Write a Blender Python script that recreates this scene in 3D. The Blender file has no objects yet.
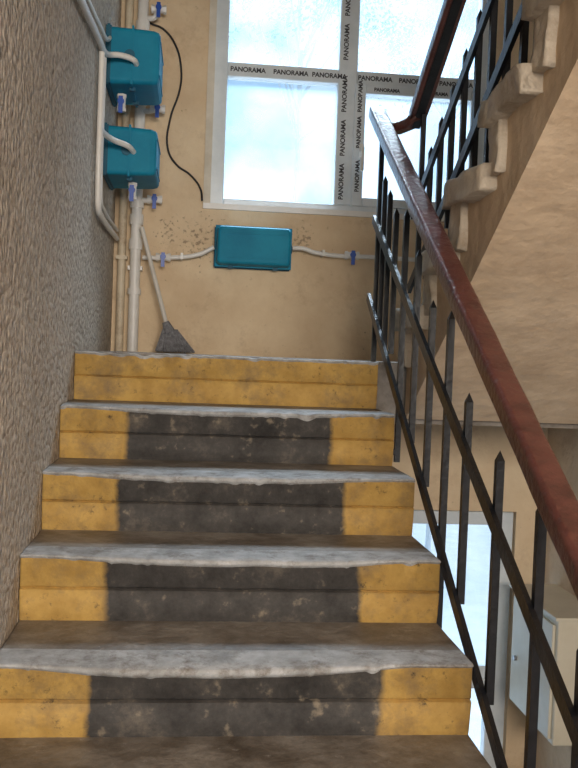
import bpy, bmesh, math, random
from mathutils import Vector, Matrix, noise
random.seed(7)
scene=bpy.context.scene
COL=scene.collection
RISE=0.169; RUN=0.30
XL=-0.415; XR=0.655; XW=1.85; YL=3.18; YB=4.53

# ------------------------------------------------------------ materials
def mat(name, c1, c2=None, rough=0.7, nscale=5.0, bump=0.0, bscale=40.0, bdist=0.01, dirt=None, dscale=3.0, dlo=0.5, dhi=0.7, metallic=0.0, detail=6.0, spec=0.5, vor=False, lo=.35, hi=.65, specks=None):
    m=bpy.data.materials.new(name); m.use_nodes=True
    nt=m.node_tree; N=nt.nodes; L=nt.links
    b=N['Principled BSDF']; b.inputs['Roughness'].default_value=rough; b.inputs['Metallic'].default_value=metallic
    b.inputs['Specular IOR Level'].default_value=spec
    tc=N.new('ShaderNodeTexCoord')
    src=None
    if c2 is None: b.inputs['Base Color'].default_value=(*c1,1)
    else:
        n=N.new('ShaderNodeTexNoise'); n.inputs['Scale'].default_value=nscale; n.inputs['Detail'].default_value=detail; n.inputs['Roughness'].default_value=.65
        L.new(tc.outputs['Object'],n.inputs['Vector'])
        r=N.new('ShaderNodeValToRGB'); r.color_ramp.elements[0].position=lo; r.color_ramp.elements[1].position=hi
        r.color_ramp.elements[0].color=(*c1,1); r.color_ramp.elements[1].color=(*c2,1)
        L.new(n.outputs['Fac'],r.inputs['Fac']); src=r.outputs['Color']
        for layer in ([(dirt,dscale,dlo,dhi)] if dirt else [])+([specks] if specks else []):
            dc,ds,dl,dh=layer
            n2=N.new('ShaderNodeTexNoise'); n2.inputs['Scale'].default_value=ds; n2.inputs['Detail'].default_value=10; n2.inputs['Roughness'].default_value=.75
            L.new(tc.outputs['Object'],n2.inputs['Vector'])
            mr=N.new('ShaderNodeMapRange'); mr.inputs['From Min'].default_value=dl; mr.inputs['From Max'].default_value=dh
            L.new(n2.outputs['Fac'],mr.inputs['Value'])
            mx=N.new('ShaderNodeMix'); mx.data_type='RGBA'; mx.inputs['B'].default_value=(*dc,1)
            L.new(mr.outputs['Result'],mx.inputs['Factor']); L.new(src,mx.inputs['A']); src=mx.outputs['Result']
        L.new(src,b.inputs['Base Color'])
    if bump>0:
        if vor:
            v=N.new('ShaderNodeTexVoronoi'); v.inputs['Scale'].default_value=bscale
            nn=N.new('ShaderNodeTexNoise'); nn.inputs['Scale'].default_value=bscale*.6; nn.inputs['Detail'].default_value=8
            L.new(tc.outputs['Object'],v.inputs['Vector']); L.new(tc.outputs['Object'],nn.inputs['Vector'])
            ma=N.new('ShaderNodeMath'); ma.operation='SUBTRACT'
            L.new(nn.outputs['Fac'],ma.inputs[0]); 
            mm=N.new('ShaderNodeMath'); mm.operation='MULTIPLY'; mm.inputs[1].default_value=.6; L.new(v.outputs['Distance'],mm.inputs[0]); L.new(mm.outputs[0],ma.inputs[1]); h=ma.outputs[0]
        else:
            nn=N.new('ShaderNodeTexNoise'); nn.inputs['Scale'].default_value=bscale; nn.inputs['Detail'].default_value=6
            L.new(tc.outputs['Object'],nn.inputs['Vector']); h=nn.outputs['Fac']
        bp=N.new('ShaderNodeBump'); bp.inputs['Strength'].default_value=bump; bp.inputs['Distance'].default_value=bdist
        L.new(h,bp.inputs['Height']); L.new(bp.outputs['Normal'],b.inputs['Normal'])
    return m

M_stucco=mat('stucco_rough',(.40,.335,.27),(.68,.60,.50),.95,50,1.0,50,.026,dirt=(.35,.29,.22),dscale=1.6,dlo=.48,dhi=.9,vor=True,lo=.38,hi=.62)
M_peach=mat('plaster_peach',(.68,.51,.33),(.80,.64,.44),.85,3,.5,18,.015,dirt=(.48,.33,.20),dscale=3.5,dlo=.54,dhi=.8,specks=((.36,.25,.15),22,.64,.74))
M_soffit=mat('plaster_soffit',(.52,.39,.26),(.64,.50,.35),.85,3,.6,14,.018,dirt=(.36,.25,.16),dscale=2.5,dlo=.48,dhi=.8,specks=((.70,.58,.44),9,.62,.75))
M_ochre=mat('paint_ochre',(.43,.26,.07),(.58,.37,.11),.7,14,.35,45,.008,dirt=(.21,.15,.09),dscale=9,dlo=.47,dhi=.74,specks=((.07,.055,.04),30,.58,.70),spec=.3)
M_cem=mat('cement_worn',(.28,.28,.275),(.52,.53,.54),.68,14,.6,60,.006,dirt=(.15,.12,.09),dscale=12,dlo=.50,dhi=.68,specks=((.70,.72,.74),34,.60,.74),spec=.35)
M_tread=mat('cement_tread',(.16,.135,.11),(.33,.30,.265),.52,8,.6,50,.006,dirt=(.08,.06,.042),dscale=6,dlo=.45,dhi=.72,specks=((.46,.44,.41),30,.60,.74))
M_side=mat('stair_side_plaster',(.33,.25,.17),(.46,.36,.25),.85,6,.5,30,.01,dirt=(.15,.11,.08),dscale=6)
M_wtread=mat('tread_end_limewash',(.42,.35,.27),(.57,.50,.40),.85,9,.8,24,.015,dirt=(.30,.22,.14),dscale=7)
M_brown=mat('handrail_paint_brown',(.090,.031,.025),(.13,.047,.037),.28,9,.6,50,.007,dirt=(.05,.02,.016),dscale=12)
M_black=mat('iron_paint_black',(.005,.006,.008),(.012,.013,.017),.38,20,.4,60,.004,spec=.4)
M_pvc=mat('pvc_white',(.72,.70,.66),(.82,.80,.77),.35,8)
M_cream=mat('pipe_cream',(.60,.50,.36),(.70,.61,.46),.5,10,dirt=(.4,.3,.2),dscale=12)
M_trim=mat('trim_plaster',(.62,.56,.46),(.74,.68,.58),.8,10)
M_frame=mat('pvc_frame_film',(.64,.70,.74),(.74,.79,.83),.3,10)
M_txt=mat('print_dark',(.05,.05,.06))
M_teal=mat('plastic_teal',(.004,.19,.32),(.008,.25,.39),.6,6,.3,60,.003,spec=.25)
M_teald=mat('plastic_teal_dark',(.003,.10,.17),rough=.6)
M_blue=mat('valve_blue',(.015,.08,.42),rough=.35)
M_cable=mat('cable_black',(.015,.015,.018),rough=.5)
M_floor=mat('floor_screed',(.20,.14,.10),(.30,.23,.17),.6,4,.3,30,.004,dirt=(.1,.08,.06))
M_ground=mat('outside_ground',(.70,.71,.72),(.82,.83,.84),.9,2)
M_leaf=mat('leaf_green',(.20,.28,.21),(.34,.42,.32),.6,3)
M_bark=mat('bark',(.50,.50,.50),(.6,.6,.6),.9,10)
M_broomh=mat('broom_handle_white',(.62,.58,.52),(.72,.68,.62),.5,8)
M_bris=mat('broom_bristle_grey',(.10,.10,.11),(.26,.26,.28),.7,60)
M_cab=mat('cabinet_cream',(.62,.57,.45),(.70,.65,.53),.45,5)
M_steel=mat('steel_grey',(.35,.36,.38),rough=.35,metallic=.8)
M_fill_lamp=bpy.data.materials.new('fill_lamp_diffuser'); M_fill_lamp.use_nodes=True
_b=M_fill_lamp.node_tree.nodes['Principled BSDF']; _b.inputs['Emission Color'].default_value=(1,.9,.78,1); _b.inputs['Emission Strength'].default_value=3  # glow of the added lamp behind the camera

def riser_paint():
    m=M_ochre.copy(); m.name='paint_ochre_grey_band'
    nt=m.node_tree;N=nt.nodes;L=nt.links;b=N['Principled BSDF']
    src=b.inputs['Base Color'].links[0].from_socket
    tc=N.new('ShaderNodeTexCoord')
    sp=N.new('ShaderNodeSeparateXYZ'); L.new(tc.outputs['Object'],sp.inputs[0])
    n=N.new('ShaderNodeTexNoise'); n.inputs['Scale'].default_value=9; n.inputs['Detail'].default_value=9; n.inputs['Roughness'].default_value=.7
    L.new(tc.outputs['Object'],n.inputs['Vector'])
    def M(op,a,c):
        k=N.new('ShaderNodeMath'); k.operation=op
        for i,v in enumerate((a,c)):
            if isinstance(v,(int,float)): k.inputs[i].default_value=v
            else: L.new(v,k.inputs[i])
        return k.outputs[0]
    dx=M('ABSOLUTE',M('SUBTRACT',sp.outputs['X'],.121),0)
    off=M('MULTIPLY',M('SUBTRACT',n.outputs['Fac'],.5),.055)
    d=M('ADD',dx,off)
    mr=N.new('ShaderNodeMapRange'); mr.inputs['From Min'].default_value=.318; mr.inputs['From Max'].default_value=.334; mr.inputs['To Min'].default_value=1; mr.inputs['To Max'].default_value=0
    L.new(d,mr.inputs['Value'])
    n2=N.new('ShaderNodeTexNoise'); n2.inputs['Scale'].default_value=7; n2.inputs['Detail'].default_value=10; n2.inputs['Roughness'].default_value=.75; L.new(tc.outputs['Object'],n2.inputs['Vector'])
    r=N.new('ShaderNodeValToRGB'); e=r.color_ramp.elements; e[0].position=.34; e[0].color=(.028,.026,.025,1); e[1].position=.74; e[1].color=(.20,.17,.135,1)
    k=e.new(.54); k.color=(.070,.065,.061,1)
    L.new(n2.outputs['Fac'],r.inputs['Fac'])
    n3=N.new('ShaderNodeTexNoise'); n3.inputs['Scale'].default_value=28; n3.inputs['Detail'].default_value=8; L.new(tc.outputs['Object'],n3.inputs['Vector'])
    m3=N.new('ShaderNodeMapRange'); m3.inputs['From Min'].default_value=.62; m3.inputs['From Max'].default_value=.74; m3.inputs['To Max'].default_value=.6; L.new(n3.outputs['Fac'],m3.inputs['Value'])
    mb=N.new('ShaderNodeMix'); mb.data_type='RGBA'; L.new(m3.outputs[0],mb.inputs['Factor']); L.new(r.outputs['Color'],mb.inputs['A']); mb.inputs['B'].default_value=(.34,.28,.20,1)
    mx=N.new('ShaderNodeMix'); mx.data_type='RGBA'; L.new(mr.outputs[0],mx.inputs['Factor']); L.new(src,mx.inputs['A']); L.new(mb.outputs['Result'],mx.inputs['B'])
    L.new(mx.outputs['Result'],b.inputs['Base Color'])
    return m
M_band=riser_paint()

def add_spots(m, spots):
    nt=m.node_tree;N=nt.nodes;L=nt.links;b=N['Principled BSDF']
    src=b.inputs['Base Color'].links[0].from_socket
    tc=N.new('ShaderNodeTexCoord'); n=N.new('ShaderNodeTexNoise'); n.inputs['Scale'].default_value=60; n.inputs['Detail'].default_value=6
    L.new(tc.outputs['Object'],n.inputs['Vector'])
    tot=None
    for (p,r) in spots:
        d=N.new('ShaderNodeVectorMath'); d.operation='DISTANCE'; d.inputs[1].default_value=p; L.new(tc.outputs['Object'],d.inputs[0])
        mr=N.new('ShaderNodeMapRange'); mr.inputs['From Min'].default_value=0; mr.inputs['From Max'].default_value=r; mr.inputs['To Min'].default_value=.18; mr.inputs['To Max'].default_value=-.05
        L.new(d.outputs['Value'],mr.inputs['Value'])
        if tot is None: tot=mr.outputs[0]
        else:
            mx=N.new('ShaderNodeMath'); mx.operation='MAXIMUM'; L.new(tot,mx.inputs[0]); L.new(mr.outputs[0],mx.inputs[1]); tot=mx.outputs[0]
    ad=N.new('ShaderNodeMath'); ad.operation='ADD'; L.new(tot,ad.inputs[0]); L.new(n.outputs['Fac'],ad.inputs[1])
    r2=N.new('ShaderNodeMapRange'); r2.inputs['From Min'].default_value=.64; r2.inputs['From Max'].default_value=.76; r2.inputs['To Max'].default_value=.65; L.new(ad.outputs[0],r2.inputs['Value'])
    mix=N.new('ShaderNodeMix'); mix.data_type='RGBA'; mix.inputs['B'].default_value=(.18,.12,.08,1)
    L.new(r2.outputs[0],mix.inputs['Factor']); L.new(src,mix.inputs['A']); L.new(mix.outputs['Result'],b.inputs['Base Color'])
add_spots(M_peach,[((0.0,YB,.56),.20),((.52,YB,.60),.12),((-.15,YB,.60),.12)])

# ------------------------------------------------------------ helpers
def obj(name, bm, mats, parent=None, smooth=False):
    me=bpy.data.meshes.new(name); bm.normal_update(); bm.to_mesh(me); bm.free()
    if not isinstance(mats,(list,tuple)): mats=[mats]
    for m in mats: me.materials.append(m)
    if smooth:
        for p in me.polygons: p.use_smooth=True
    o=bpy.data.objects.new(name,me); COL.objects.link(o)
    if parent: o.parent=parent
    return o
def empty(name):
    e=bpy.data.objects.new(name,None); COL.objects.link(e); e.empty_display_size=.05; return e
def bbox(bm,x0,x1,y0,y1,z0,z1,mi=0):
    vs=[bm.verts.new(p) for p in [(x0,y0,z0),(x1,y0,z0),(x1,y1,z0),(x0,y1,z0),(x0,y0,z1),(x1,y0,z1),(x1,y1,z1),(x0,y1,z1)]]
    for f in [(0,3,2,1),(4,5,6,7),(0,1,5,4),(1,2,6,5),(2,3,7,6),(3,0,4,7)]:
        fc=bm.faces.new([vs[i] for i in f]); fc.material_index=mi
def box(name,x0,x1,y0,y1,z0,z1,m,parent=None,bevel=0,seg=3):
    bm=bmesh.new(); bbox(bm,x0,x1,y0,y1,z0,z1)
    if bevel: bmesh.ops.bevel(bm,geom=bm.edges[:],offset=bevel,segments=seg,profile=.5,affect='EDGES')
    return obj(name,bm,m,parent,smooth=False)
def tube(name,pts,r,m,parent=None,smoothc=True,res=5,taper=None):
    cu=bpy.data.curves.new(name,'CURVE'); cu.dimensions='3D'; cu.bevel_depth=r; cu.bevel_resolution=4; cu.use_fill_caps=True
    if smoothc:
        s=cu.splines.new('BEZIER'); s.bezier_points.add(len(pts)-1)
        for i,p in enumerate(pts):
            s.bezier_points[i].co=p; s.bezier_points[i].handle_left_type='AUTO'; s.bezier_points[i].handle_right_type='AUTO'
        s.resolution_u=res
    else:
        s=cu.splines.new('POLY'); s.points.add(len(pts)-1)
        for i,p in enumerate(pts): s.points[i].co=(*p,1)
    o=bpy.data.objects.new(name+'_c',cu); COL.objects.link(o)
    dg=bpy.context.evaluated_depsgraph_get(); me=bpy.data.meshes.new_from_object(o.evaluated_get(dg))
    bpy.data.objects.remove(o); me.name=name; me.materials.clear(); me.materials.append(m)
    for p in me.polygons: p.use_smooth=True
    q=bpy.data.objects.new(name,me); COL.objects.link(q)
    if parent: q.parent=parent
    return q
def cyl(bm,p0,p1,r0,r1=None,seg=16,mi=0):
    p0=Vector(p0);p1=Vector(p1); r1=r0 if r1 is None else r1
    d=(p1-p0); z=d.normalized(); a=z.orthogonal().normalized(); b=z.cross(a)
    A=[];B=[]
    for i in range(seg):
        t=2*math.pi*i/seg; v=a*math.cos(t)+b*math.sin(t)
        A.append(bm.verts.new(p0+v*r0)); B.append(bm.verts.new(p1+v*r1))
    for i in range(seg):
        j=(i+1)%seg; f=bm.faces.new([A[i],A[j],B[j],B[i]]); f.material_index=mi
    f=bm.faces.new(A[::-1]); f.material_index=mi; f=bm.faces.new(B); f.material_index=mi
def bar(bm,p0,p1,w,h,up=(0,0,1),bev=0):
    p0=Vector(p0);p1=Vector(p1);z=(p1-p0).normalized();s=z.cross(Vector(up)).normalized();u=s.cross(z)
    prof=[(-w/2,-h/2),(w/2,-h/2),(w/2,h/2),(-w/2,h/2)]
    A=[bm.verts.new(p0+s*a+u*b) for a,b in prof]; B=[bm.verts.new(p1+s*a+u*b) for a,b in prof]
    for i in range(4):
        j=(i+1)%4; bm.faces.new([A[i],B[i],B[j],A[j]])
    bm.faces.new(A); bm.faces.new(B[::-1])
def prism(bm,poly,x0,x1,mi=0):
    A=[bm.verts.new((x0,y,z)) for y,z in poly]; B=[bm.verts.new((x1,y,z)) for y,z in poly]
    n=len(poly)
    for i in range(n):
        j=(i+1)%n; f=bm.faces.new([A[i],A[j],B[j],B[i]]); f.material_index=mi
    f=bm.faces.new(A[::-1]); f.material_index=mi; f=bm.faces.new(B); f.material_index=mi

# ------------------------------------------------------------ room shell
FL=-1.521
box('wall_left',XL-.2,XL,-1.6,YB+.3,-3.3,3.3,M_stucco)
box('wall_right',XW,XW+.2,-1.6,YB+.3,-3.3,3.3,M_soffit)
bm=bmesh.new()
WX0,WX1,WX2=.035,1.48,1.70
for x0,x1,z0,z1 in [(XL,WX0,-3.3,3.3),(WX2,XW,-3.3,3.3),(WX1,WX2,-.76,3.3),(WX0,WX2,-3.3,-2.295),(WX0,WX1,-.76,.745),(WX0,WX1,2.28,3.3)]:
    bbox(bm,x0,x1,YB,YB+.3,z0,z1)
obj('wall_back',bm,M_peach)
box('floor_half_landing',XL,XW,YL+.02,YB,-.22,0,M_tread)
box('floor_half_landing_lower',XL,XW,YL,YB,-3.26,-3.04,M_floor)
box('floor',XL,XW,-1.6,.78,FL-.2,FL,M_floor)
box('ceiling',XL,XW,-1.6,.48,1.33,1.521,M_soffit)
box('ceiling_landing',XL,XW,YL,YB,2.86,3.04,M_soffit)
box('sun_block_cap',XL-.2,XW+.2,-1.6,YB+.3,3.3,3.45,M_soffit)  # unseen cap, added to keep the sun out of the stairwell
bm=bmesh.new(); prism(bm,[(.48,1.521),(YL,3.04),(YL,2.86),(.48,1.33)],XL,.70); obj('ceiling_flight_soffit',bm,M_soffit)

# ------------------------------------------------------------ main staircase (worn concrete)
def build_flight():
    bm=bmesh.new()
    nx=220
    xx=[XL+.002+(XR-XL-.002)*i/nx for i in range(nx+1)]
    for i in range(-3,6):
        y=YL-RUN*(5-i); zt=-RISE*(5-i); zb=zt-RISE
        amp={5:.001,4:.011,3:.013,2:.015,1:.021}.get(i,.02)
        cx={4:.10,3:.08,2:.12,1:.05}.get(i,.1)
        def prof(x):
            sg=math.exp(-((x-cx)/.36)**4)*amp*(1+.25*noise.noise(Vector((x*7,i*3.3,77))))
            n1=noise.noise(Vector((x*9,i*7.3,0)))*.0022+noise.noise(Vector((x*30,i*3.1,4)))*.0010
            n2=noise.noise(Vector((x*14,i*5.7,9)))*.0025+noise.noise(Vector((x*60,i*2.1,2)))*.0012
            ch=max(0,noise.noise(Vector((x*20,i*9.1,31)))-.27)*.032+max(0,noise.noise(Vector((x*55,i*6.1,13)))-.32)*.011   # broken chips
            ft=.006+sg*.55+abs(n2)*.5+ch*.2
            if i==5: ft=.006+abs(n2)*.8
            top=zt-sg*.55+n1*.8-ch*.55
            lip=.011-ch*.5
            g=noise.noise(Vector((x*12,i*4.4,51)))*.002
            return [(y+.006+n2*.5,zb),
              (y+.002+n2*.6,zb+RISE*.10),
              (y-.006+n1+n2*.3,zb+RISE*.475+g),
              (y+.004,zb+RISE*.50+g),
              (y-.002+n1,zb+RISE*.525+g),
              (y-.002+n2*.6,top-ft-.004),
              (y-lip*.6+n2*.3,top-ft),
              (y-lip+n2*.3,top-ft*.65),
              (y-lip*.9+n2*.3,top-ft*.2),
              (y-.004,top),
              (y+.030,top+sg*.15+n1*.3+ch*.3),
              (y+.09,zt-sg*.12+n1*.3),
              (y+.20,zt-.001),
              (y+RUN+.01,zt)]
        cols=[[bm.verts.new((x,a,b)) for a,b in prof(x)] for x in xx]
        for c in range(len(xx)-1):
            for k in range(13):
                f=bm.faces.new([cols[c][k],cols[c+1][k],cols[c+1][k+1],cols[c][k+1]]); f.smooth=not(k in (2,3,5))
                if k<5: f.material_index=(1 if i<5 else 0)
                elif k<(9 if i==5 else 11): f.material_index=2
                else: f.material_index=3
        for cc,flip in ((cols[0],True),(cols[-1],False)):
            base=[bm.verts.new((cc[0].co.x,y+RUN+.01,zb))]
            loop=cc+base
            f=bm.faces.new(loop if flip else loop[::-1]); f.material_index=4
    y0=YL-RUN*8; z0=FL
    poly=[(y0,z0)]
    for i in range(-3,5):
        y=YL-RUN*(5-i)
        poly.append((y+.014,-RISE*(5-i)-RISE)); 
        poly.append((y+.014,-RISE*(5-i)-.012)) ; poly.append((y+RUN+.014,-RISE*(5-i)-.012))
    poly.append((YL+.014,-.012)); poly.append((YL+.05,-.012)); poly.append((YL+.05,-.22)); poly.append((y0+.15,z0-.2))
    pp=[]
    for p in poly:
        if not pp or (abs(pp[-1][0]-p[0])+abs(pp[-1][1]-p[1]))>1e-5: pp.append(p)
    prism(bm,pp,XL+.003,XR-.003,4)
    return obj('staircase',bm,[M_ochre,M_band,M_cem,M_tread,M_side])
build_flight()

# ------------------------------------------------------------ upper flight
def saw(name,X0,X1,ys,z0,n,thick,mats):
    bm=bmesh.new(); poly=[(ys,z0)]
    for k in range(n):
        y=ys-RUN*k
        poly.append((y,z0+RISE*(k+1)))
        if k<n-1: poly.append((y-RUN,z0+RISE*(k+1)))
    yl=ys-RUN*(n-1)
    poly+= [(yl-.05,z0+RISE*n),(yl-.05,z0+RISE*n-.22),(ys-.02,z0-thick),(ys,z0-thick)]
    prism(bm,poly,X0,X1,0)
    return obj(name,bm,mats)
up=empty('upper_staircase')
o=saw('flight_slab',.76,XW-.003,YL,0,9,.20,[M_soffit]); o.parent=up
bm=bmesh.new()
for k in range(8):
    y=YL-RUN*k; z=RISE*(k+1)
    for (a,b,c,d,e,g,cuts,am) in [(.715,XW-.01,y-RUN-.005,y+.035,z-.05,z+.02,7,.016),(.735,.80,y-.07,y+.012,z-RISE-.01,z-.03,5,.016)]:
        b2=bmesh.new(); bbox(b2,a,b,c,d,e,g)
        bmesh.ops.subdivide_edges(b2,edges=b2.edges[:],cuts=cuts,use_grid_fill=True)
        for v in b2.verts: v.co+=noise.noise_vector(v.co*9)*am+noise.noise_vector(v.co*30)*.005
        me=bpy.data.meshes.new('t'); b2.to_mesh(me); b2.free(); bm.from_mesh(me); bpy.data.meshes.remove(me)
obj('treads',bm,M_wtread,up,smooth=True)

bm=bmesh.new()
poly=[(.78,FL)]
for k in range(9):
    poly.append((.78+RUN*k,FL-RISE*(k+1)))
    poly.append((.78+RUN*(k+1),FL-RISE*(k+1)) if k<8 else (.78+RUN*8+.02,FL-RISE*9))
poly+= [(YL,-3.24),(YL-.3,-3.24),(.78,FL-.2)]
prism(bm,poly,.74,XW-.003,0)
obj('lower_staircase',bm,[M_floor])

# ------------------------------------------------------------ windows
def panorama(txt,parent,loc,size,vertical):
    cu=bpy.data.curves.new('t','FONT'); cu.body=txt; cu.size=size; cu.align_x='CENTER'; cu.align_y='CENTER'; cu.offset=.0011
    o=bpy.data.objects.new('t',cu); COL.objects.link(o)
    dg=bpy.context.evaluated_depsgraph_get(); me=bpy.data.meshes.new_from_object(o.evaluated_get(dg)); bpy.data.objects.remove(o)
    me.materials.clear(); me.materials.append(M_txt)
    R=Matrix.Rotation(math.pi/2,4,'X')
    if vertical: R=R@Matrix.Rotation(math.pi/2,4,'Z')
    me.transform(Matrix.Translation(loc)@R)
    q=bpy.data.objects.new('film_print',me); COL.objects.link(q); q.parent=parent
M_glass=bpy.data.materials.new('window_glass_hazy'); M_glass.use_nodes=True
nt=M_glass.node_tree; nt.nodes.clear()
out=nt.nodes.new('ShaderNodeOutputMaterial'); tr=nt.nodes.new('ShaderNodeBsdfTransparent'); tr.inputs['Color'].default_value=(.90,.96,1,1)
tl=nt.nodes.new('ShaderNodeBsdfTranslucent'); tl.inputs['Color'].default_value=(.50,.70,.90,1)
gl=nt.nodes.new('ShaderNodeBsdfGlossy'); gl.inputs['Roughness'].default_value=.05
m0=nt.nodes.new('ShaderNodeMixShader'); m0.inputs['Fac'].default_value=.30
tc=nt.nodes.new('ShaderNodeTexCoord'); nz=nt.nodes.new('ShaderNodeTexNoise'); nz.inputs['Scale'].default_value=3; nz.inputs['Detail'].default_value=7
mr=nt.nodes.new('ShaderNodeMapRange'); mr.inputs['From Min'].default_value=.35; mr.inputs['From Max'].default_value=.65; mr.inputs['To Min'].default_value=.09; mr.inputs['To Max'].default_value=.27
nt.links.new(tc.outputs['Object'],nz.inputs['Vector']); nt.links.new(nz.outputs['Fac'],mr.inputs['Value']); nt.links.new(mr.outputs[0],m0.inputs['Fac'])
mx=nt.nodes.new('ShaderNodeMixShader'); mx.inputs['Fac'].default_value=.04
nt.links.new(tr.outputs[0],m0.inputs[1]); nt.links.new(tl.outputs[0],m0.inputs[2])
nt.links.new(m0.outputs[0],mx.inputs[1]); nt.links.new(gl.outputs[0],mx.inputs[2]); nt.links.new(mx.outputs[0],out.inputs['Surface'])
def window(name,dz,text=True,x1=1.47):
    w=empty(name); y0,y1=YB+.01,YB+.08
    x0,z0,z1=.045,.75+dz,2.275+dz; xr=x1-.07
    ml,mr=.672,.77; tb,tt=1.39+dz,1.462+dz
    def bb(n,a,b,c,d,ya=y0,yb=y1): box(n,a,b,ya,yb,c,d,M_frame,w,.006,2)
    bb('jamb_l',x0,.115,z0,z1); bb('jamb_r',xr,x1,z0,z1)
    bb('rail_bottom',.115,xr,z0,z0+.035); bb('rail_top',.115,xr,z1-.07,z1)
    bb('mullion',ml,mr,z0+.035,z1-.07); bb('transom_l',.115,ml,tb,tt); bb('transom_r',mr,xr,tb,tt)
    yy0,yy1=YB-.005,YB+.06
    bb('sash_l',mr-.012,mr+.045,z0+.03,tb+.005,yy0,yy1); bb('sash_r',xr-.04,xr+.01,z0+.03,tb+.005,yy0,yy1)
    bb('sash_t',mr+.045,xr-.04,tb-.045,tb+.005,yy0,yy1); bb('sash_b',mr+.045,xr-.04,z0+.03,z0+.075,yy0,yy1)
    box('glass',.10,xr+.02,YB+.045,YB+.049,z0+.02,z1-.03,M_glass,w)
    bm=bmesh.new(); bbox(bm,.79,.812,yy0-.012,yy0,z0+.27,z0+.34); bbox(bm,.793,.809,yy0-.035,yy0-.012,z0+.30,z0+.318); bbox(bm,.793,.809,yy0-.047,yy0-.033,z0+.20,z0+.318); obj('handle',bm,M_pvc,w)
    if text:
        yt=y0-.0015; zt=(tb+tt)/2
        for xx in (.215,.43,.625): panorama('PANORAMA',w,(xx,yt,zt),.032,False)
        for xx in (.86,1.07,1.28): panorama('PANORAMA',w,(xx,yt,zt),.032,False)
        for zz in (.90,1.12,1.34,1.60,1.82,2.04): panorama('PANORAMA',w,(ml+.035,yt,zz),.033,True)
        for zz in (.93,1.15,1.33): panorama('PANORAMA',w,(mr+.015,yy0-.0015,zz),.029,True)
        for xx in (.92,1.17): panorama('PANORAMA',w,(xx,yy0-.0015,tb-.022),.024,False)
    return w
window('window_1',0); window('window_2',-3.04,False,1.69)
bm=bmesh.new(); bbox(bm,.015,.05,YB-.012,YB+.02,.74,2.3); obj('trim_1',bm,M_trim)
bm=bmesh.new(); bbox(bm,.015,1.5,YB-.02,YB+.02,.725,.752); obj('trim_2',bm,M_pvc)

# ------------------------------------------------------------ lower-flight railing
XRAIL=.675
rl=empty('stair_railing')
def hz(y): return .938+.637*(y-3.446)
def mz(y): return .524+.586*(y-3.42)
def bz(y): return .241+.642*(y-3.50)
def handrail(name,pts,parent,w=.062,h=.050):
    bm=bmesh.new(); rings=[]
    n=len(pts)
    prof=[]
    for q,(cx,cz,r) in enumerate([(w/2-.008,-h/2+.008,.008),(w/2-.013,h/2-.013,.013),(-w/2+.013,h/2-.013,.013),(-w/2+.008,-h/2+.008,.008)]):
        a0=[-90,0,90,180][q]
        for k in range(5):
            a=math.radians(a0+90*k/4); prof.append((cx+r*math.cos(a),cz+r*math.sin(a)))
    for i,p in enumerate(pts):
        p=Vector(p); a=Vector(pts[max(0,i-1)]); b=Vector(pts[min(n-1,i+1)]); z=(b-a).normalized()
        s=z.cross(Vector((0,0,1))).normalized(); u=s.cross(z)
        rings.append([bm.verts.new(p+s*x+u*y+noise.noise_vector((p+s*x*3)*11)*.0015) for x,y in prof])
    m=len(prof)
    for i in range(n-1):
        for k in range(m):
            j=(k+1)%m; bm.faces.new([rings[i][k],rings[i+1][k],rings[i+1][j],rings[i][j]])
    bm.faces.new(rings[0]); bm.faces.new(rings[-1][::-1])
    bmesh.ops.recalc_face_normals(bm,faces=bm.faces[:])
    return obj(name,bm,M_brown,parent,smooth=True)
ys=[3.50-(3.5-.55)*i/60 for i in range(61)]
handrail('handrail',[(XRAIL,y,hz(y)) for y in ys],rl)
bm=bmesh.new()
bar(bm,(XRAIL,3.47,hz(3.47)-.03),(XRAIL,.55,hz(.55)-.03),.03,.008)
bar(bm,(XRAIL,3.47,mz(3.47)),(XRAIL,.55,mz(.55)),.012,.034)
bar(bm,(XRAIL,3.52,bz(3.52)),(XRAIL,.62,bz(.62)),.012,.034)
obj('rails',bm,M_black,rl)
def picket(bm,x,y,z0,z1,w=.018,point=True,lean=0.0):
    tip=.024
    bar(bm,(x,y,z0),(x+lean,y,z1-(tip if point else 0)),w,w,up=(0,1,0))
    if point:
        b=[bm.verts.new((x+lean+a*w/2,y+c*w/2,z1-tip)) for a,c in ((-1,-1),(1,-1),(1,1),(-1,1))]; t=bm.verts.new((x+lean,y,z1))
        for i in range(4): bm.faces.new([b[i],b[(i+1)%4],t])
bm=bmesh.new()
xo=XRAIL+.014
for y,z0,z1,pt in [(3.44,.0,hz(3.44)-.02,False),(3.35,.08,.70,True),(3.25,.05,.63,True),(3.132,.03,.545,True),(2.97,-.334,.515,True),(2.78,-.25,.36,True),(2.585,-.36,.19,True),(2.39,-.725,.15,True),(2.2,-.60,-.065,True),(1.954,-.76,-.184,True),(1.70,-1.10,-.255,True),(1.485,-1.0,-.462,True),(1.27,-1.14,-.60,True),(1.06,-1.4,hz(1.06)-.02,False),(.85,-1.45,-.80,True)]:
    picket(bm,xo,y,z0,z1,.018,pt)
for y,z in [(2.97,-.30),(2.39,-.69),(1.70,-1.06),(1.06,-1.36)]:
    bar(bm,(XR-.02,y,z),(xo,y,z),.02,.02)
obj('pickets',bm,M_black,rl)

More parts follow.
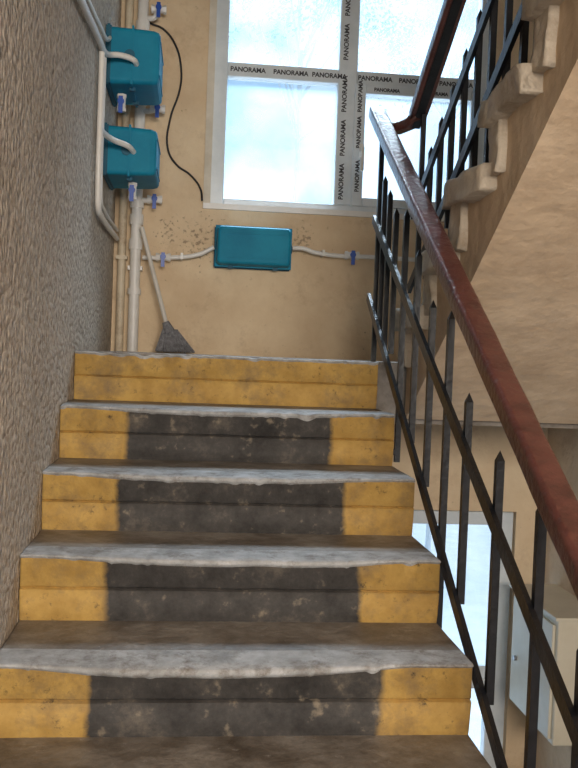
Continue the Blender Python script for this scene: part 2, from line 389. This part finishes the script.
# ------------------------------------------------------------ upper-flight railing
ur=empty('stair_railing')
XU=.775
def uh(y): return .90+.563*(3.243-y)
handrail('handrail',[(XU,3.24-(3.24-.6)*i/50,uh(3.24-(3.24-.6)*i/50)) for i in range(51)],ur)
handrail('handrail_return',[(XRAIL+.01,3.38,.885),(XRAIL+.05,3.34,.875),(XU-.02,3.27,.878),(XU,3.22,.90)],ur,.045,.04)
bm=bmesh.new()
for off in (.03,.35,.62):
    bar(bm,(XU,3.26,uh(3.26)-off),(XU,.6,uh(.6)-off),.012 if off>.1 else .03,.034 if off>.1 else .008)
k=0; y=3.2
while y>.7:
    z1=uh(y)-.03 if k%6==0 else uh(y)-.24
    zl=RISE*(int((YL-y)/RUN)+1) if y<YL else 0
    picket(bm,XU+.014,y,max(zl,uh(y)-.70) if k%2 else zl,z1,.017,k%6!=0); y-=.125; k+=1
obj('pickets',bm,M_black,ur)

# ------------------------------------------------------------ meter boxes
def meter_box(axis,c,L,H,P):
    e=empty('meter_box')
    def place(bm):
        if axis=='x': M=Matrix.Translation(c)
        else: M=Matrix.Translation(c)@Matrix.Rotation(math.pi/2,4,'Z')
        bmesh.ops.transform(bm,matrix=M,verts=bm.verts[:])
    bm=bmesh.new()
    rings=[]
    for i,(yy,sh) in enumerate([(-.02,0),(-P*.55,.002),(-P*.88,.005),(-P*.97,.010),(-P,.018)]):
        ring=[];hx=L/2-sh; hz_=H/2-sh; r=.020
        for q,(sx,sz) in enumerate([(1,1),(-1,1),(-1,-1),(1,-1)]):
            for k in range(5):
                a=math.radians(90*q+90*k/4); ring.append(bm.verts.new((sx*(hx-r)+r*math.cos(a),yy,sz*(hz_-r)+r*math.sin(a))))
        rings.append(ring)
    m=len(rings[0])
    for a,b in zip(rings,rings[1:]):
        for k in range(m): bm.faces.new([a[k],a[(k+1)%m],b[(k+1)%m],b[k]])
    bm.faces.new(rings[-1][::-1]); bm.faces.new(rings[0])
    bmesh.ops.recalc_face_normals(bm,faces=bm.faces[:]); place(bm)
    obj('cover',bm,M_teal,e,smooth=False)
    bm=bmesh.new(); bbox(bm,-L/2-.008,L/2+.008,-.024,-.001,-H/2-.006,H/2+.006); bmesh.ops.bevel(bm,geom=bm.edges[:],offset=.006,segments=2,affect='EDGES'); place(bm); obj('back_plate',bm,M_teald,e)
    bm=bmesh.new()
    bbox(bm,-L/2-.004,L/2+.004,-P*.5-.004,-P*.5+.004,-H/2-.004,H/2+.004)
    for sz in (-.30,.30): 
        bbox(bm,-L/2+.03,L/2-.03,-P-.004,-P+.004,sz*H-.003,sz*H+.003)
    place(bm); obj('seam_and_ribs',bm,M_teal,e)
    bm=bmesh.new()
    for sx in (-.3,.3): bbox(bm,sx*L-.012,sx*L+.012,-P*.5-.012,-P*.5+.012,-H/2-.012,-H/2+.004)
    for s in (-1,1): cyl(bm,(s*(L/2-.002),-P*.45,0),(s*(L/2+.006),-P*.45,0),.022)
    place(bm); obj('clips',bm,M_teald,e)
    return e
meter_box('x',Vector((.27,YB,.537)),.37,.195,.14)
meter_box('y',Vector((XL,4.035,1.24)),.36,.235,.225)
meter_box('y',Vector((XL,4.035,.845)),.36,.205,.225)

def valve(e,p,axis=(1,0,0)):
    p=Vector(p); a=Vector(axis)
    bm=bmesh.new(); cyl(bm,p-a*.03,p+a*.03,.017); cyl(bm,p-a*.036,p-a*.022,.021,seg=6); cyl(bm,p+a*.022,p+a*.036,.021,seg=6); cyl(bm,p,p+Vector((0,-.03,0)),.008); obj('valve_body',bm,M_pvc,e)
    bm=bmesh.new(); cyl(bm,p+Vector((0,-.03,0)),p+Vector((0,-.04,0)),.014); bbox(bm,p.x-.009,p.x+.009,p.y-.044,p.y-.034,p.z-.05,p.z+.02); 
    obj('valve_lever',bm,M_blue,e)
wp=empty('water_pipe')
yp=YB-.06
tube('pipe_left',[(-.27,yp,.462),(-.18,yp,.466),(.0,yp,.49),(.05,yp,.515),(.075,yp,.53)],.011,M_pvc,wp)
tube('pipe_right',[(.465,yp,.545),(.52,yp,.545),(.58,yp,.528),(.9,yp,.52),(1.82,yp,.515)],.011,M_pvc,wp)
valve(wp,(-.17,yp,.468)); valve(wp,(.765,yp,.523))
bm=bmesh.new()
for x,z in [(-.08,.478),(.62,.528),(.95,.52)]:
    bbox(bm,x-.006,x+.006,yp-.014,YB-.001,z-.015,z+.015)
obj('clips',bm,M_pvc,wp)

rp=empty('riser_pipe')
y1=YB-.06
tube('pipe',[(-.305,y1,.001),(-.305,y1,2.84)],.026,M_pvc,rp,False)
bm=bmesh.new()
for z,h in [(.50,.05),(.62,.05),(.70,.04),(1.2,.06),(1.55,.05),(.28,.03)]: cyl(bm,(-.305,y1,z),(-.305,y1,z+h),.033)
bbox(bm,-.34,-.27,y1-.006,YB-.001,.40,.42); bbox(bm,-.34,-.27,y1-.006,YB-.001,1.40,1.42)
obj('couplings',bm,M_pvc,rp)
tube('branch_upper',[(-.305,y1,1.17),(-.25,y1-.02,1.17),(-.21,y1-.02,1.18)],.013,M_pvc,rp)
valve(rp,(-.22,y1-.02,1.18)); 
tube('branch_lower',[(-.305,y1,.74),(-.25,y1-.01,.74),(-.22,y1-.01,.745)],.013,M_pvc,rp); valve(rp,(-.22,y1-.01,.745))
tube('branch_top',[(-.305,y1,1.62),(-.25,y1-.01,1.62),(-.235,y1-.01,1.66)],.013,M_pvc,rp); valve(rp,(-.23,y1-.01,1.66))
rp2=empty('riser_pipe')
tube('pipe',[(-.372,YB-.04,.001),(-.372,YB-.04,2.84)],.020,M_cream,rp2,False)
bm=bmesh.new()
for z in (.45,1.0,1.5): bbox(bm,-.398,-.346,YB-.064,YB-.001,z,z+.018)
obj('clamps',bm,M_cream,rp2)
lp=empty('water_pipe')
xw=XL+.02
tube('pipe_top',[(xw,1.9,.99),(xw,2.88,1.10),(xw,3.5,1.165),(xw,3.70,1.19),(xw+.01,3.76,1.205),(xw+.05,3.79,1.215),(xw+.10,3.82,1.21),(xw+.11,3.86,1.205)],.012,M_pvc,lp)
tube('pipe_top2',[(xw,1.9,1.04),(xw,2.88,1.145),(xw,3.5,1.22),(xw,3.75,1.26),(xw,3.84,1.30)],.008,M_pvc,lp)
tube('pipe_drop',[(xw,3.56,1.15),(xw,3.57,1.05),(xw,3.575,.62),(xw,3.60,.56),(xw,3.70,.545),(xw,4.45,.545)],.012,M_pvc,lp)
tube('pipe_drop2',[(xw,3.66,1.16),(xw,3.66,1.05),(xw,3.66,.66),(xw,3.69,.60),(xw,3.78,.585),(xw,4.45,.585)],.008,M_pvc,lp)
tube('pipe_low',[(xw,3.575,.86),(xw+.01,3.66,.86),(xw+.04,3.75,.858),(xw+.09,3.80,.85),(xw+.11,3.86,.84)],.012,M_pvc,lp)
valve(lp,(xw+.05,3.90,1.05),(0,0,1)); valve(lp,(xw+.10,4.0,.70),(0,0,1))
tube('power_cable',[(-.30,YB-.01,2.0),(-.30,YB-.01,1.70),(-.285,YB-.012,1.623),(-.21,YB-.012,1.59),(-.149,YB-.012,1.52),(-.115,YB-.012,1.40),(-.118,YB-.012,1.302),(-.161,YB-.012,1.152),(-.166,YB-.012,1.003),(-.12,YB-.012,.93),(-.054,YB-.012,.887),(.0,YB-.012,.82),(.01,YB-.022,.76)],.005,M_cable)

# ------------------------------------------------------------ broom
br=empty('broom')
tube('handle',[(-.275,4.40,.60),(-.138,4.37,.13)],.011,M_broomh,br,False)
bm=bmesh.new()
cyl(bm,(-.145,4.37,.15),(-.125,4.37,.10),.016,.03); obj('ferrule',bm,M_bris,br)
bm=bmesh.new()
for i in range(420):
    u=random.uniform(-1,1); v=random.uniform(-1,1)
    a=Vector((-.122+u*.035,4.37+v*.012,.115)); b=Vector((-.093+u*.092+random.uniform(-.006,.006),4.37+v*.04,.004+random.random()*.012))
    cyl(bm,a,b,.0022,.0016,seg=4)
obj('bristles',bm,M_bris,br)

# ------------------------------------------------------------ lower level cabinet (on right wall)
cb=empty('wall_cabinet')
box('body',1.62,XW-.002,3.75,4.30,-1.66,-1.10,M_cab,cb,.008)
box('door',1.608,1.622,3.78,4.27,-1.64,-1.13,M_cab,cb,.004)
box('top',1.60,XW-.002,3.73,4.32,-1.10,-1.085,M_cab,cb,.003)
bm=bmesh.new(); cyl(bm,(1.608,4.2,-1.42),(1.595,4.2,-1.42),.012); obj('lock',bm,M_steel,cb)

lm=empty('fill_lamp')  # added lamp behind the camera, there for fill
bm=bmesh.new(); cyl(bm,(.7,-.5,1.33),(.7,-.5,1.30),.14,seg=32); obj('base',bm,M_pvc,lm)
bm=bmesh.new(); cyl(bm,(.7,-.5,1.30),(.7,-.5,1.25),.13,.09,seg=32); obj('diffuser',bm,M_fill_lamp,lm)

# ------------------------------------------------------------ outside
box('ground',-30,30,YB+.35,60,-4.7,-4.5,M_ground)
def tree(x,y,h,seed):
    random.seed(seed)
    t=empty('tree')
    bm=bmesh.new(); cyl(bm,(x,y,-4.5),(x+.1,y,h*.6-4.5),.06,.03)
    tips=[]
    for i in range(16):
        a=random.uniform(0,6.28); st=Vector((x+.06,y,-4.5+h*random.uniform(.5,.6))); en=st+Vector((math.cos(a)*random.uniform(.8,2.6),math.sin(a)*random.uniform(.8,1.9),random.uniform(.9,h*.30)))
        cyl(bm,st,en,.018,.006,seg=8); tips.append(en); tips.append((st*.15+en*.85))
    obj('trunk',bm,M_bark,t)
    bm=bmesh.new()
    for tp in tips:
        for j in range(260):
            p=tp+Vector((random.gauss(0,.5),random.gauss(0,.5),random.gauss(0,.3)))
            d=Vector((random.uniform(-1,1),random.uniform(-1,1),random.uniform(-1,1))).normalized(); s=d.orthogonal().normalized()*.03
            d=d*.05
            bm.faces.new([bm.verts.new(p-d),bm.verts.new(p+s),bm.verts.new(p+d),bm.verts.new(p-s)])
    obj('foliage',bm,M_leaf,t)
tree(1.6,16,16.5,3); tree(4.9,18,17.5,5)

# ------------------------------------------------------------ world & lights
w=bpy.data.worlds.new('sky'); scene.world=w; w.use_nodes=True; nt=w.node_tree
bg=nt.nodes['Background']; tc=nt.nodes.new('ShaderNodeTexCoord'); n=nt.nodes.new('ShaderNodeTexNoise'); n.inputs['Scale'].default_value=7; n.inputs['Detail'].default_value=5
r=nt.nodes.new('ShaderNodeValToRGB'); r.color_ramp.elements[0].position=.42; r.color_ramp.elements[1].position=.60
r.color_ramp.elements[0].color=(.40,.58,.80,1); r.color_ramp.elements[1].color=(.80,.88,.98,1)
nt.links.new(tc.outputs['Generated'],n.inputs['Vector']); nt.links.new(n.outputs['Fac'],r.inputs['Fac']); nt.links.new(r.outputs['Color'],bg.inputs['Color']); bg.inputs['Strength'].default_value=1.2
def area(name,loc,target,sx,sy,E,col):
    l=bpy.data.lights.new(name,'AREA'); l.shape='RECTANGLE'; l.size=sx; l.size_y=sy; l.energy=E; l.color=col
    o=bpy.data.objects.new(name,l); COL.objects.link(o); o.location=loc; o.rotation_euler=(Vector(target)-Vector(loc)).to_track_quat('-Z','Y').to_euler(); return o
area('window_fill_light',(.75,6.6,4.6),(.4,3.2,.2),3,2,1350,(.84,.92,1))  # added area lamp outside, above the view, boosts daylight through the window
area('fill_light',(.6,-2.9,.75),(.35,4.4,.5),1.8,.9,195,(1,.89,.76))  # added fill lamp beyond the open back end, behind the camera
sl=bpy.data.lights.new('sun','SUN'); sl.energy=2.5; sl.angle=.05; so=bpy.data.objects.new('sun',sl); COL.objects.link(so)
so.rotation_euler=Vector((-.55,.12,-1)).to_track_quat('-Z','Y').to_euler()

# ------------------------------------------------------------ camera
yaw=math.radians(6.04); p=math.radians(1.8); rr=0.038; C=Vector((0,0,.01))
f=Vector((math.sin(yaw)*math.cos(p),math.cos(yaw)*math.cos(p),-math.sin(p)))
r0=Vector((math.cos(yaw),-math.sin(yaw),0)); u0=r0.cross(f)
R=r0*math.cos(rr)+u0*math.sin(rr); U=-r0*math.sin(rr)+u0*math.cos(rr)
cd=bpy.data.cameras.new('camera'); co=bpy.data.objects.new('camera',cd); COL.objects.link(co)
co.matrix_world=Matrix(((R.x,U.x,-f.x,C.x),(R.y,U.y,-f.y,C.y),(R.z,U.z,-f.z,C.z),(0,0,0,1)))
cd.sensor_fit='VERTICAL'; cd.sensor_height=24; cd.lens=28.125; cd.clip_start=.02
scene.camera=co
scene.view_settings.view_transform='Standard'
